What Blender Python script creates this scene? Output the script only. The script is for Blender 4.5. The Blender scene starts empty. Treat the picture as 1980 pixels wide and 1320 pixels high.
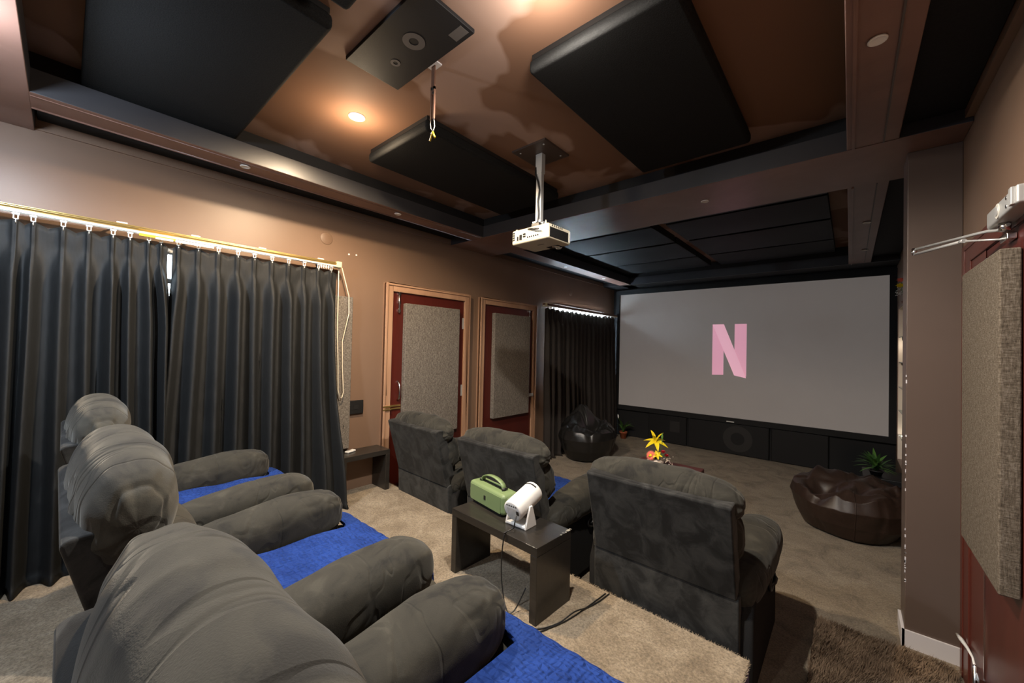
import bpy, bmesh, math, random
from mathutils import Vector, Matrix, noise
random.seed(7)
PI = math.pi
COL = bpy.context.scene.collection
SC = bpy.context.scene

# ------------------------------------------------------------------ materials
def new_mat(name):
    m = bpy.data.materials.new(name); m.use_nodes = True
    nt = m.node_tree; b = nt.nodes['Principled BSDF']
    return m, nt, b
def N(nt, typ, **kw):
    n = nt.nodes.new(typ)
    for k, v in kw.items():
        if k in n.inputs: n.inputs[k].default_value = v
        else: setattr(n, k, v)
    return n
def coords(nt, scale=(1, 1, 1), rot=(0, 0, 0), world=False):
    if world:
        g = nt.nodes.new('ShaderNodeNewGeometry'); src = g.outputs['Position']
    else:
        g = nt.nodes.new('ShaderNodeTexCoord'); src = g.outputs['Object']
    mp = nt.nodes.new('ShaderNodeMapping')
    mp.inputs['Scale'].default_value = scale; mp.inputs['Rotation'].default_value = rot
    nt.links.new(src, mp.inputs['Vector'])
    return mp.outputs['Vector']
def noise_n(nt, vec, scale, detail=4, rough=.6, dist=0):
    n = nt.nodes.new('ShaderNodeTexNoise')
    n.inputs['Scale'].default_value = scale; n.inputs['Detail'].default_value = detail
    n.inputs['Roughness'].default_value = rough; n.inputs['Distortion'].default_value = dist
    nt.links.new(vec, n.inputs['Vector']); return n.outputs['Fac']
def ramp(nt, fac, stops):
    r = nt.nodes.new('ShaderNodeValToRGB'); e = r.color_ramp.elements
    e[0].position, e[0].color = stops[0][0], (*stops[0][1], 1)
    e[1].position, e[1].color = stops[-1][0], (*stops[-1][1], 1)
    for p, c in stops[1:-1]:
        x = e.new(p); x.color = (*c, 1)
    nt.links.new(fac, r.inputs['Fac']); return r.outputs['Color']
def bump(nt, b, h, strength, dist, prev=None):
    n = nt.nodes.new('ShaderNodeBump')
    n.inputs['Strength'].default_value = strength; n.inputs['Distance'].default_value = dist
    nt.links.new(h, n.inputs['Height'])
    if prev is not None: nt.links.new(prev, n.inputs['Normal'])
    nt.links.new(n.outputs['Normal'], b.inputs['Normal']); return n.outputs['Normal']
def plain(name, col, rough=.5, metal=0, spec=.5):
    m, nt, b = new_mat(name)
    b.inputs['Base Color'].default_value = (*col, 1); b.inputs['Roughness'].default_value = rough
    b.inputs['Metallic'].default_value = metal; b.inputs['Specular IOR Level'].default_value = spec
    return m
def emit(name, col, s):
    m, nt, b = new_mat(name)
    b.inputs['Base Color'].default_value = (*col, 1)
    b.inputs['Emission Color'].default_value = (*col, 1); b.inputs['Emission Strength'].default_value = s
    return m
def painted(name, c1, c2, scale=1.2, rough=.45, lo=.35, hi=.65, bs=.06, world=True, detail=5, spec=.4):
    m, nt, b = new_mat(name)
    v = coords(nt, world=world)
    f = noise_n(nt, v, scale, detail, .55, .4)
    nt.links.new(ramp(nt, f, [(lo, c1), (hi, c2)]), b.inputs['Base Color'])
    b.inputs['Roughness'].default_value = rough; b.inputs['Specular IOR Level'].default_value = spec
    bump(nt, b, noise_n(nt, v, 160, 3), bs, .002)
    return m
def fabric(name, c1, c2, scale=300, rough=.95, stretch=(1, 1, 1), bs=.5, spec=.15, sheen=0, patch=None):
    m, nt, b = new_mat(name)
    v = coords(nt, stretch)
    f = noise_n(nt, v, scale, 3, .7)
    c = ramp(nt, f, [(.3, c1), (.7, c2)])
    nt.links.new(c, b.inputs['Base Color'])
    b.inputs['Roughness'].default_value = rough; b.inputs['Specular IOR Level'].default_value = spec
    b.inputs['Sheen Weight'].default_value = sheen
    bump(nt, b, f, bs, .003)
    return m
def suede(name, wr, crease=.35, contrast=0):
    m, nt, b = new_mat(name)
    v = coords(nt)
    f = noise_n(nt, v, 9, 5, .6, .7)
    fine = noise_n(nt, v, 420, 2, .6)
    mx = nt.nodes.new('ShaderNodeMix'); mx.data_type = 'RGBA'; mx.blend_type = 'MULTIPLY'
    mx.inputs[0].default_value = .35
    nt.links.new(ramp(nt, f, [(.36, (.017, .0165, .015)), (.46, (.030, .0285, .0235)), (.56, (.034, .032, .026)), (.68, (.050, .047, .038))] if not contrast else [(.38, (.010, .0103, .0105)), (.46, (.019, .0195, .0197)), (.54, (.031, .0315, .031)), (.66, (.044, .0445, .043))]), mx.inputs[6])
    nt.links.new(ramp(nt, fine, [(.2, (.5, .5, .5)), (.8, (1, 1, 1))]), mx.inputs[7])
    nt.links.new(mx.outputs[2], b.inputs['Base Color'])
    b.inputs['Roughness'].default_value = .9; b.inputs['Specular IOR Level'].default_value = .2
    b.inputs['Sheen Weight'].default_value = .14; b.inputs['Sheen Roughness'].default_value = .45
    b.inputs['Sheen Tint'].default_value = (.85, .82, .74, 1)
    w = coords(nt, wr, (.25, .1, .2))
    h = noise_n(nt, w, 1.0, 2, .45, .4)
    n0 = bump(nt, b, h, .35, .02)
    cr = noise_n(nt, coords(nt, (wr[0] * .8, wr[1] * .8, wr[2] * .8), (.15, .3, -.25)), 1.0, 2, .5, .8)
    n1 = bump(nt, b, ramp(nt, cr, [(.485, (1, 1, 1)), (.505, (0, 0, 0)), (.54, (1, 1, 1))]), crease, .010, n0)
    bump(nt, b, fine, .25, .002, n1)
    return m
def carpet_mat(name, cs, scale=4.5):
    m, nt, b = new_mat(name)
    v = coords(nt, world=True)
    f = noise_n(nt, v, scale, 8, .68, .8)
    fine = noise_n(nt, v, 95, 4, .8)
    mx = nt.nodes.new('ShaderNodeMix'); mx.data_type = 'RGBA'; mx.blend_type = 'MULTIPLY'; mx.inputs[0].default_value = .75
    nt.links.new(ramp(nt, f, [(.3, cs[0]), (.5, cs[1]), (.7, cs[2])]), mx.inputs[6])
    nt.links.new(ramp(nt, fine, [(.36, (.42, .42, .42)), (.62, (1.2, 1.2, 1.2))]), mx.inputs[7])
    nt.links.new(mx.outputs[2], b.inputs['Base Color'])
    b.inputs['Roughness'].default_value = 1; b.inputs['Specular IOR Level'].default_value = .1
    b.inputs['Sheen Weight'].default_value = .1
    n1 = bump(nt, b, noise_n(nt, v, 25, 5, .7), .5, .02)
    bump(nt, b, fine, .9, .008, n1)
    return m
def wood_mat(name, c1, c2, stretch, rough=.4):
    m, nt, b = new_mat(name)
    v = coords(nt, stretch)
    f = noise_n(nt, v, 6, 5, .6, 1.2)
    nt.links.new(ramp(nt, f, [(.3, c1), (.7, c2)]), b.inputs['Base Color'])
    b.inputs['Roughness'].default_value = rough
    return m
def weave_mat(name, c1, c2, c3, s=260):
    m, nt, b = new_mat(name)
    vh = coords(nt, (1, 1, .18)); vv = coords(nt, (.18, .18, 1))
    a = noise_n(nt, vh, s, 3, .7); c = noise_n(nt, vv, s, 3, .7)
    mt = nt.nodes.new('ShaderNodeMath'); mt.operation = 'ADD'
    nt.links.new(a, mt.inputs[0]); nt.links.new(c, mt.inputs[1])
    m2 = nt.nodes.new('ShaderNodeMath'); m2.operation = 'MULTIPLY'; m2.inputs[1].default_value = .5
    nt.links.new(mt.outputs[0], m2.inputs[0])
    nt.links.new(ramp(nt, m2.outputs[0], [(.36, c1), (.5, c2), (.62, c3)]), b.inputs['Base Color'])
    b.inputs['Roughness'].default_value = 1; b.inputs['Specular IOR Level'].default_value = .1
    bump(nt, b, m2.outputs[0], .7, .004)
    return m

M = {}
M['wall'] = painted('wall_paint', (.178, .111, .074), (.194, .123, .083), 1.5, .42, .3, .7, .05)
M['ceil'] = painted('ceiling_paint', (.185, .100, .062), (.30, .196, .150), 1.5, .75, .52, .55, .05, detail=2.5, spec=.2)
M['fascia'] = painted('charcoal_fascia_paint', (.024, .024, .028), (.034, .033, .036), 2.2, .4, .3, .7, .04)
M['beam'] = painted('beam_paint', (.165, .090, .068), (.235, .135, .106), 2.2, .36, .4, .7, .05)
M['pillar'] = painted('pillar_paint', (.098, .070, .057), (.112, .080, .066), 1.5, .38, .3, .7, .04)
M['black_wall'] = plain('black_wall_cloth', (.006, .006, .007), .8)
M['panel'] = fabric('black_panel_cloth', (.006, .006, .006), (.017, .017, .0165), 190, .95, bs=.5)
M['slat'] = fabric('black_slat_cloth', (.004, .0045, .0055), (.009, .010, .012), 90, .65, bs=.15, spec=.25)
M['burlap'] = weave_mat('grey_burlap', (.065, .055, .046), (.155, .135, .115), (.27, .245, .215))
M['burlap_warm_lit'] = weave_mat('warm_lit_burlap', (.055, .044, .033), (.118, .096, .072), (.19, .162, .130))  # grey burlap with the tan of warm lamplight put into its colour
M['door'] = wood_mat('red_door_paint', (.058, .009, .006), (.080, .013, .009), (.5, 1, .08), .32)
M['door_frame'] = wood_mat('tan_frame_wood', (.34, .19, .115), (.43, .255, .158), (1, 1, .08), .4)
M['red_wood'] = wood_mat('red_frame_wood', (.075, .017, .012), (.115, .028, .018), (1, .06, .06), .3)
M['carpet'] = carpet_mat('beige_carpet', ((.20, .152, .10), (.31, .245, .168), (.44, .36, .26)))
M['carpet_low'] = carpet_mat('lower_carpet', ((.15, .115, .080), (.27, .215, .15), (.34, .28, .20)))
M['riser_side'] = plain('purple_riser_side', (.10, .07, .22), .5)  # even purple on the upright faces of the riser
M['suede_x'] = suede('grey_suede', (7, 1.8, 1.8))
M['suede_y'] = suede('grey_suede_arm', (3, 6, 3))
M['suede_flat'] = suede('grey_suede_flat', (2, 2, 2), 0, 1)
M['suede_dark'] = fabric('dark_suede', (.012, .012, .012), (.022, .021, .020), 300, .9, bs=.2)
M['curtain'] = fabric('black_curtain_satin', (.008, .0087, .009), (.013, .014, .0148), 120, .68, (1, 1, .15), .1, .3)
M['curtain2'] = fabric('brown_black_curtain', (.016, .012, .010), (.024, .018, .015), 120, .7, (1, 1, .15), .15, .3)
M['white'] = plain('white_plastic', (.80, .79, .76), .35)
M['cream'] = plain('cream_plastic', (.72, .62, .36), .4)
M['brass'] = plain('brass', (.62, .45, .17), .32, .9)
M['track'] = plain('white_track', (.75, .72, .64), .3, .2)
M['chrome'] = plain('chrome', (.72, .72, .72), .2, 1)
M['silver'] = plain('silver_paint', (.46, .46, .45), .38, .4)
M['black'] = plain('black_plastic', (.012, .012, .012), .4)
M['darkhole'] = plain('dark_recess', (.004, .004, .004), .9)
M['yellow'] = plain('yellow_plastic', (.75, .52, .02), .4)
M['rust'] = plain('rusty_brown_metal', (.16, .075, .045), .55, .4)
M['wire'] = plain('grey_wire', (.35, .35, .33), .4, .6)
M['cord'] = plain('cream_cord', (.66, .58, .45), .8)
M['mount_plate'] = painted('brown_plate', (.05, .034, .027), (.06, .042, .034), 3, .4)
M['proj'] = plain('ivory_projector_plastic', (.48, .44, .34), .45)
M['grille'] = fabric('speaker_grille', (.005, .005, .006), (.011, .010, .011), 400, .6, bs=.2, spec=.3)
M['cone'] = plain('dim_driver_ring', (.085, .075, .07), .5)
M['cone2'] = plain('dim_driver_cone', (.011, .010, .010), .6)
M['table'] = wood_mat('black_brown_lacquer', (.016, .014, .012), (.028, .024, .020), (1, 8, 8), .28)
M['worn'] = plain('worn_table_edge', (.45, .42, .36), .6)
M['green'] = plain('sage_green_plastic', (.17, .235, .105), .42)
M['screen'] = painted('projection_screen', (.24, .215, .20), (.28, .252, .235), .7, .8, .3, .7, .02)
_b = M['screen'].node_tree.nodes['Principled BSDF']; _b.inputs['Emission Color'].default_value = (.20, .176, .162, 1); _b.inputs['Emission Strength'].default_value = .33  # self-glow stands in for projector light falling on the screen
M['pink'] = plain('projected_pink', (.6, .27, .35), .8); M['pink2'] = plain('projected_pale_pink', (.62, .32, .39), .8)
for _k, _c in (('pink', (.62, .30, .39, 1)), ('pink2', (.72, .38, .47, 1))):
    _b = M[_k].node_tree.nodes['Principled BSDF']; _b.inputs['Emission Color'].default_value = _c; _b.inputs['Emission Strength'].default_value = .58  # logo glows by itself in place of the projected beam
M['leather_b'] = fabric('black_leather', (.010, .010, .010), (.018, .017, .016), 90, .30, bs=.25, spec=.5)
M['leather_br'] = fabric('brown_leather', (.020, .011, .008), (.034, .018, .012), 60, .46, bs=.08, spec=.5)
M['terracotta'] = plain('terracotta', (.42, .11, .045), .7)
M['leaf'] = plain('leaf_green', (.045, .115, .025), .45)
M['leaf2'] = plain('leaf_bright_green', (.11, .24, .045), .45)
M['lily'] = plain('lily_yellow', (.85, .66, .015), .5)
M['gerb'] = plain('gerbera_coral', (.82, .17, .11), .55)
M['rose'] = plain('rose_red', (.62, .03, .05), .5)
M['soil'] = plain('soil', (.02, .013, .009), 1)
M['maroon'] = plain('maroon_ottoman', (.09, .022, .02), .6)
M['glass'] = None
m, nt, b = new_mat('shelf_glass'); b.inputs['Base Color'].default_value = (.55, .65, .6, 1); b.inputs['Roughness'].default_value = .05
b.inputs['Transmission Weight'].default_value = .7; M['glass'] = m
M['shelf_in'] = plain('cream_shelf_lining', (.74, .63, .52), .5)
M['shelf_fr'] = plain('brown_shelf_frame', (.20, .12, .09), .4)
M['skirt'] = plain('white_skirting', (.62, .60, .62), .5)
M['daylight'] = emit('daylight_pane', (.72, .88, 1.0), 9)
M['daylight_far'] = emit('daylight_pane_far', (.66, .84, 1.0), 90)
M['bulb_w'] = emit('warm_lamp_face', (1.0, .72, .40), 90)
M['bulb_c'] = emit('cool_lamp_face', (.88, .94, 1.0), 90)
M['lens_off'] = plain('unlit_lamp_lens', (.62, .55, .48), .3)
# blue quilt
m, nt, b = new_mat('blue_quilt')
v = coords(nt)
f = noise_n(nt, v, 7, 5, .6)
nt.links.new(ramp(nt, f, [(.3, (.010, .030, .15)), (.7, (.017, .050, .235))]), b.inputs['Base Color'])
b.inputs['Roughness'].default_value = .95; b.inputs['Specular IOR Level'].default_value = .15
wv = N(nt, 'ShaderNodeTexWave', Scale=22, Distortion=2.5, Detail=2); wv.bands_direction = 'X'
vo = N(nt, 'ShaderNodeTexVoronoi', Scale=26); vo.feature = 'DISTANCE_TO_EDGE'
nt.links.new(coords(nt), wv.inputs['Vector']); nt.links.new(coords(nt, (1, 2.2, 1)), vo.inputs['Vector'])
n1 = bump(nt, b, vo.outputs['Distance'], .9, .02); n2 = bump(nt, b, wv.outputs['Fac'], .35, .006, n1)
M['quilt'] = m
# shaggy mat
M['shag'] = fabric('brown_shag', (.11, .075, .05), (.30, .215, .145), 9, 1, bs=.2)
M['shag2'] = fabric('brown_shag_base', (.06, .04, .026), (.09, .06, .04), 14, 1, bs=.2)

# ------------------------------------------------------------------ mesh builder
class MB:
    def __init__(s): s.v = []; s.f = []; s.smooth = []
    def add(s, vs, fs, smooth=False):
        o = len(s.v); s.v += [tuple(x) for x in vs]; s.f += [tuple(i + o for i in f) for f in fs]; s.smooth += [smooth] * len(fs)
        return s
    def box(s, x0, x1, y0, y1, z0, z1, M4=None):
        vs = [Vector((x, y, z)) for z in (z0, z1) for y in (y0, y1) for x in (x0, x1)]
        if M4 is not None: vs = [M4 @ v for v in vs]
        return s.add(vs, [(0, 2, 3, 1), (4, 5, 7, 6), (0, 1, 5, 4), (2, 6, 7, 3), (0, 4, 6, 2), (1, 3, 7, 5)])
    def prism(s, poly, z0, z1):
        n = len(poly)
        vs = [(x, y, z0) for x, y in poly] + [(x, y, z1) for x, y in poly]
        return s.add(vs, [tuple(range(n))[::-1], tuple(range(n, 2 * n))] + [(i, (i + 1) % n, (i + 1) % n + n, i + n) for i in range(n)])
    def prism_x(s, poly, x0, x1):     # poly in (y,z)
        n = len(poly)
        vs = [(x0, y, z) for y, z in poly] + [(x1, y, z) for y, z in poly]
        return s.add(vs, [tuple(range(n)), tuple(range(n, 2 * n))[::-1]] + [(i + n, (i + 1) % n + n, (i + 1) % n, i) for i in range(n)])
    def cyl(s, p0, p1, r0, r1=None, n=20, smooth=True):
        p0, p1 = Vector(p0), Vector(p1); r1 = r0 if r1 is None else r1
        d = (p1 - p0).normalized(); a = d.orthogonal().normalized(); c = d.cross(a)
        vs = []
        for p, r in ((p0, r0), (p1, r1)):
            vs += [p + r * (math.cos(2 * PI * i / n) * a + math.sin(2 * PI * i / n) * c) for i in range(n)]
        s.add(vs, [(i, (i + 1) % n, (i + 1) % n + n, i + n) for i in range(n)], smooth)
        return s.add(vs, [tuple(range(n))[::-1], tuple(range(n, 2 * n))])
    def tube(s, pts, r, n=8, rs=None):
        pts = [Vector(p) for p in pts]; vs = []; m = len(pts)
        a = None
        for i, p in enumerate(pts):
            d = (pts[min(i + 1, m - 1)] - pts[max(i - 1, 0)])
            d = d.normalized() if d.length > 1e-9 else Vector((0, 0, 1))
            a = d.orthogonal().normalized() if a is None else (a - d * a.dot(d)).normalized()
            c = d.cross(a); rr = rs[i] if rs else r
            vs += [p + rr * (math.cos(2 * PI * k / n) * a + math.sin(2 * PI * k / n) * c) for k in range(n)]
        fs = [(i * n + k, i * n + (k + 1) % n, (i + 1) * n + (k + 1) % n, (i + 1) * n + k) for i in range(m - 1) for k in range(n)]
        s.add(vs, fs, True)
        return s.add(vs, [tuple(range(n))[::-1], tuple((m - 1) * n + k for k in range(n))])
    def lathe(s, prof, c=(0, 0, 0), n=24, smooth=True):
        vs = []; m = len(prof)
        for r, z in prof:
            vs += [(c[0] + r * math.cos(2 * PI * i / n), c[1] + r * math.sin(2 * PI * i / n), c[2] + z) for i in range(n)]
        fs = [(j * n + i, j * n + (i + 1) % n, (j + 1) * n + (i + 1) % n, (j + 1) * n + i) for j in range(m - 1) for i in range(n)]
        fs += [tuple(range(n))[::-1], tuple((m - 1) * n + i for i in range(n))]
        return s.add(vs, fs, smooth)
    def grid(s, fn, nu, nv, smooth=True, closed_u=False):
        vs = [fn(i / nu, j / nv) for j in range(nv + 1) for i in range(nu + 1)]
        w = nu + 1
        return s.add(vs, [(j * w + i, j * w + i + 1, (j + 1) * w + i + 1, (j + 1) * w + i) for j in range(nv) for i in range(nu)], smooth)
    def puff(s, c, h, p=2.6, rx=0, nu=48, nv=32, axis='X', warp=None, amp=.006, fr=(9, 2.5, 2.5), pinch=.012, seed=0, M4=None, crease=0, pe=.8):
        """soft cushion: superellipsoid with poles on the given axis, wrinkles and gathered ends"""
        c = Vector(c); R = Matrix.Rotation(rx, 4, 'X') if M4 is None else M4
        e = 2 / p
        def sp(w, e): return math.copysign(abs(w) ** e, w)
        def fn(a, bq):
            th = 2 * PI * a; ph = PI * (bq - .5)
            q = sp(math.cos(ph), e * pe); t = sp(math.sin(ph), e * pe)
            u, w = q * sp(math.cos(th), e), q * sp(math.sin(th), e)
            if axis == 'X': d = Vector((t, u, w))
            elif axis == 'Y': d = Vector((w, t, u))
            else: d = Vector((u, w, t))
            P = Vector((d.x * h[0], d.y * h[1], d.z * h[2]))
            nrm = Vector((d.x / h[0], d.y / h[1], d.z / h[2])); nrm.normalize()
            k = amp * noise.noise(Vector((P.x * fr[0] + seed, P.y * fr[1], P.z * fr[2]))) + amp * .5 * noise.noise(Vector((P.x * fr[0] * 2.3, P.y * fr[1] * 2.3 + seed, P.z * fr[2] * 2.3)))
            if pinch: k += pinch * (abs(t) ** 4) * math.cos(ph) ** 1.3 * (math.sin(th * 9 + seed) * .5 + noise.noise(Vector((math.cos(th) * 3, math.sin(th) * 3, seed))))
            if crease: k -= crease * math.exp(-(noise.noise(Vector((P.x * fr[0] * .7 + 40, P.y * fr[1] * .9, P.z * fr[2] * .9 + seed))) / .035) ** 2)
            P = P + nrm * k
            if warp: P = warp(P)
            return c + (R @ P)
        return s.grid(fn, nu, nv)
    def build(s, name, mat, parent=None, loc=(0, 0, 0), bevel=0, seg=2, sub=0):
        me = bpy.data.meshes.new(name); me.from_pydata(s.v, [], s.f); me.validate()
        if len(me.polygons) == len(s.smooth): me.polygons.foreach_set('use_smooth', s.smooth)
        bm = bmesh.new(); bm.from_mesh(me); bmesh.ops.remove_doubles(bm, verts=bm.verts, dist=1e-5)
        bmesh.ops.recalc_face_normals(bm, faces=bm.faces); bm.to_mesh(me); bm.free()
        mats = mat if isinstance(mat, (list, tuple)) else [mat]
        for q in mats: me.materials.append(q)
        o = bpy.data.objects.new(name, me); COL.objects.link(o); o.location = loc
        if parent: o.parent = parent
        if bevel:
            bv = o.modifiers.new('bevel', 'BEVEL'); bv.width = bevel; bv.segments = seg; bv.limit_method = 'ANGLE'
            me.polygons.foreach_set('use_smooth', [True] * len(me.polygons)); bv.harden_normals = True
        if sub:
            sb = o.modifiers.new('sub', 'SUBSURF'); sb.levels = sub; sb.render_levels = sub
        return o
def box(x0, x1, y0, y1, z0, z1): return MB().box(x0, x1, y0, y1, z0, z1)
def tag(o, label, cat, group=None):
    o['label'] = label; o['category'] = cat
    if group: o['group'] = group
    return o
def thing(name, label, cat, loc=(0, 0, 0), rz=0, group=None):
    o = bpy.data.objects.new(name, None); COL.objects.link(o); o.location = loc; o.rotation_euler = (0, 0, rz)
    o.empty_display_size = .05
    return tag(o, label, cat, group)
def struct(name, mb, mat, parent=None, bevel=0):
    o = mb.build(name, mat, parent, bevel=bevel)
    if parent is None: o['kind'] = 'structure'
    return o
def copy_tree(o, parent=None):
    kids = [k for k in bpy.data.objects if k.parent == o]
    c = o.copy(); COL.objects.link(c)
    if parent: c.parent = parent
    for k in kids: copy_tree(k, c)
    return c

# ------------------------------------------------------------------ key dimensions
XL, XR, YF, YB = -3.233, .42, 6.52, -2.6
ZR, ZB, ZC, ZS = .25, 2.577, 2.80, 2.64        # riser, beam underside, ceiling, side panels
# ------------------------------------------------------------------ room shell
struct('floor', box(XL - .1, XR + .1, YB - .1, YF + .1, -.1, 0), M['carpet_low'])
rp = MB().prism([(XL, YB), (XR, YB), (XR, 1.2), (-.285, 1.2), (-.30, 1.859), (-1.178, 1.876), (-2.2, 1.92), (XL, 1.968)], 0, ZR)
rise = struct('floor_riser', rp, [M['carpet'], M['riser_side']])
for p in rise.data.polygons:
    if abs(p.normal.z) < .5: p.material_index = 1
struct('wall_left', box(XL - .1, XL, YB - .1, YF + .1, 0, 2.9), M['wall'])
struct('wall_right', box(XR, XR + .1, YB - .1, YF + .1, 0, 2.9), M['wall'])
struct('wall_front', box(XL, XR, YF, YF + .1, 0, 2.9), M['black_wall'])
struct('wall_back', box(XL, XR, YB - .1, YB, 0, 2.9), M['wall'])
struct('ceiling', box(XL - .1, XR + .1, YB - .1, YF + .1, ZC, ZC + .1), M['ceil'])
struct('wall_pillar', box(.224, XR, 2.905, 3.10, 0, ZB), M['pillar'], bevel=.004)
struct('baseboard_pillar', box(.214, XR, 2.893, 2.905, 0, .085).box(.212, .224, 2.893, 3.10, 0, .085), M['skirt'])
# paint chips on the pillar corner
mb = MB()
for k in range(26):
    z = random.choice([random.uniform(.3, .6), random.uniform(.75, 1.15), random.uniform(.9, 1.5)])
    mb.box(.2225, .2255 + random.uniform(0, .003), 2.9035, 2.9065, z, z + random.uniform(.004, .022))
struct('wall_pillar_paint_chips', mb, M['skirt'])
# beams (fascia up to ZF with a ledge above it)
ZF = 2.69
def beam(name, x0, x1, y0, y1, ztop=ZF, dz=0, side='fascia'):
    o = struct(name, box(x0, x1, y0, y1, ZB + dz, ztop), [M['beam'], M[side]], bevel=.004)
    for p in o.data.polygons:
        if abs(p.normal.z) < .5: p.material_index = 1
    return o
beam('ceiling_beam_left', -2.93, -2.74, YB, YF, dz=.002)
beam('ceiling_beam_right', -.02, .178, YB, YF, dz=.003, side='beam')
beam('ceiling_beam_middle', XL, XR, 2.686, 3.305)
beam('ceiling_beam_back', XL, XR, -.76, -.128, dz=.001)
struct('ceiling_beam_front', box(XL, XR, 6.10, 6.12, ZB + .001, ZF), M['fascia'])
struct('ceiling_bulkhead_front', box(XL, XR, 6.12, YF, ZB + .002, ZC), M['black_wall'])
# set-back upstand above each beam, coloured black for the shade in the ledge gap
mb = MB()
for (x0, x1, y0, y1) in ((-2.93, -2.83, YB, YF), (.06, .178, YB, YF), (XL, XR, 2.78, 3.21), (XL, XR, -.67, -.22)):
    mb.box(x0, x1, y0, y1, ZF, ZC)
struct('ceiling_upstand', mb, M['black_wall'])
# slim mouldings: left beam roll, wall ridge, right wall strip, right beam bead
mb = MB()
mb.tube([(-2.775, -.128, ZB + .003), (-2.775, 2.686, ZB + .003)], .004, 10)
mb.tube([(-2.916, -.128, ZB + .003), (-2.916, 2.686, ZB + .003)], .007, 10)
struct('trim_1', mb, M['beam'])
struct('trim_2', box(XL, XL + .012, YB, 2.66, 2.585, 2.594).box(XL, XL + .012, 3.33, 6.1, 2.585, 2.594), M['wall'])
struct('trim_3', box(.392, XR, YB, 2.686, 2.60, ZS), M['wall'])
struct('trim_4', box(.118, .124, YB, 2.686, ZB - .003, ZB).box(.118, .124, 3.305, 6.1, ZB - .003, ZB), M['cone'])
struct('trim_5', box(.0, .012, YB, 2.686, ZB - .008, ZB + .002).box(0, .012, 3.305, 6.1, ZB - .008, ZB + .002), M['beam'])
# black infill panels in the two side lanes
def acoustic(name, x0, x1, y0, y1, z0, z1, mat, label, group, bev=.018):
    o = box(x0, x1, y0, y1, z0, z1).build(name, mat, bevel=bev, seg=3); return tag(o, label, 'acoustic panel', group)
for nm, x0, x1, side in (('l', XL, -2.93, 'left'), ('r', .178, .392 , 'right')):
    acoustic('lane_panel', x0 + .001, x1 - .001, -.12, 2.68, ZS, ZC, M['slat'], 'long black infill panel in the %s ceiling lane beside the rear bay' % side, 'ceiling lane panels', .002)
    acoustic('lane_panel', x0 + .001, (x1 if side == 'left' else XR) - .001, 3.31, 6.09, ZS, ZC, M['slat'], 'long black infill panel in the %s ceiling lane toward the screen' % side, 'ceiling lane panels', .002)
# ceiling acoustic panels in the near bay
def ceil_panel(x0, x1, y0, y1, label, z0=2.715):
    t = thing('ceiling_panel', label, 'acoustic panel', ((x0 + x1) / 2, (y0 + y1) / 2, z0), 0, 'black ceiling panels')
    hx, hy = (x1 - x0) / 2, (y1 - y0) / 2
    box(-hx, hx, -hy, hy, 0, .062).build('padded_face', M['panel'], t, bevel=.02, seg=3)
    box(-hx + .012, hx - .012, -hy + .012, hy - .012, .062, ZC - z0).build('backing_board', M['black'], t)
    return t
ceil_panel(-2.83, -1.52, .02, .655, 'large black fabric ceiling panel at upper left, beside the left beam')
ceil_panel(-2.44, -1.80, 1.30, 2.62, 'black fabric ceiling panel between the warm lamp and the projector')
ceil_panel(-1.088, -.44, 1.32, 2.585, 'black fabric ceiling panel nearest the right beam, with brightly lit end')
ceil_panel(-1.41, -.30, .02, .655, 'black ceiling panel at the top edge, only its corner showing by the ceiling speaker')
# front bay: rows of slatted panels in two columns
rows = [(3.33, 3.78), (3.82, 4.48), (4.53, 5.30), (5.34, 6.0)]
for c, (x0, x1, side) in enumerate(((-2.735, -1.50, 'left'), (-1.365, -.14, 'right'))):
    for k, (y0, y1) in enumerate(rows):
        mb = MB(); 
        def fn(u, v, x0=x0, x1=x1, y0=y0, y1=y1): return (x0 + (x1 - x0) * u, y0 + (y1 - y0) * v, 2.725 + .016 * math.sin(PI * u * 1.0) * -1 * math.sin(PI * v) + .006 * noise.noise(Vector((u * 3 + c * 7, v * 2 + k, 0))))
        mb.grid(fn, 24, 10)
        mb.box(x0, x1, y0, y1, 2.733, 2.80)
        o = mb.build('ceiling_slat_panel', M['slat'])
        tag(o, 'black padded panel in the %s column of the front ceiling bay, %s row from the screen' % (side, ['fourth', 'third', 'second', 'nearest'][k]), 'acoustic panel', 'front bay ceiling panels')
# ------------------------------------------------------------------ downlights
def downlight(x, y, z, r, label, face, group='unlit downlights'):
    t = thing('downlight', label, 'downlight', (x, y, z), 0, group)
    MB().lathe([(r * .72, .0), (r, .0), (r, -.004), (r * .86, -.006), (r * .74, -.003)], n=24).build('ring', M['white'], t)
    MB().lathe([(.001, -.0025), (r * .72, -.0025), (r * .72, 0)], n=20).build('lens', face, t)
    return t
for x, y, lab in ((-2.82, .705, 'small unlit downlight on the left beam above the curtain'), (-2.815, 1.774, 'small unlit downlight on the left beam above the first red door'),
                  (-.79, 2.98, 'small unlit downlight on the middle beam, right of the projector'), (.064, 1.793, 'largest unlit downlight, on the right beam at the top of the picture'),
                  (.096, 4.24, 'unlit downlight on the right beam past the middle beam, nearer one'), (.107, 5.34, 'unlit downlight on the right beam nearest the screen'),
                  (-2.83, 4.3, 'tiny downlight on the left beam above the second red door'), (-2.83, 5.35, 'tiny downlight on the left beam above the far curtain')):
    downlight(x, y, ZB, .027, lab, M['lens_off'])
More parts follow.
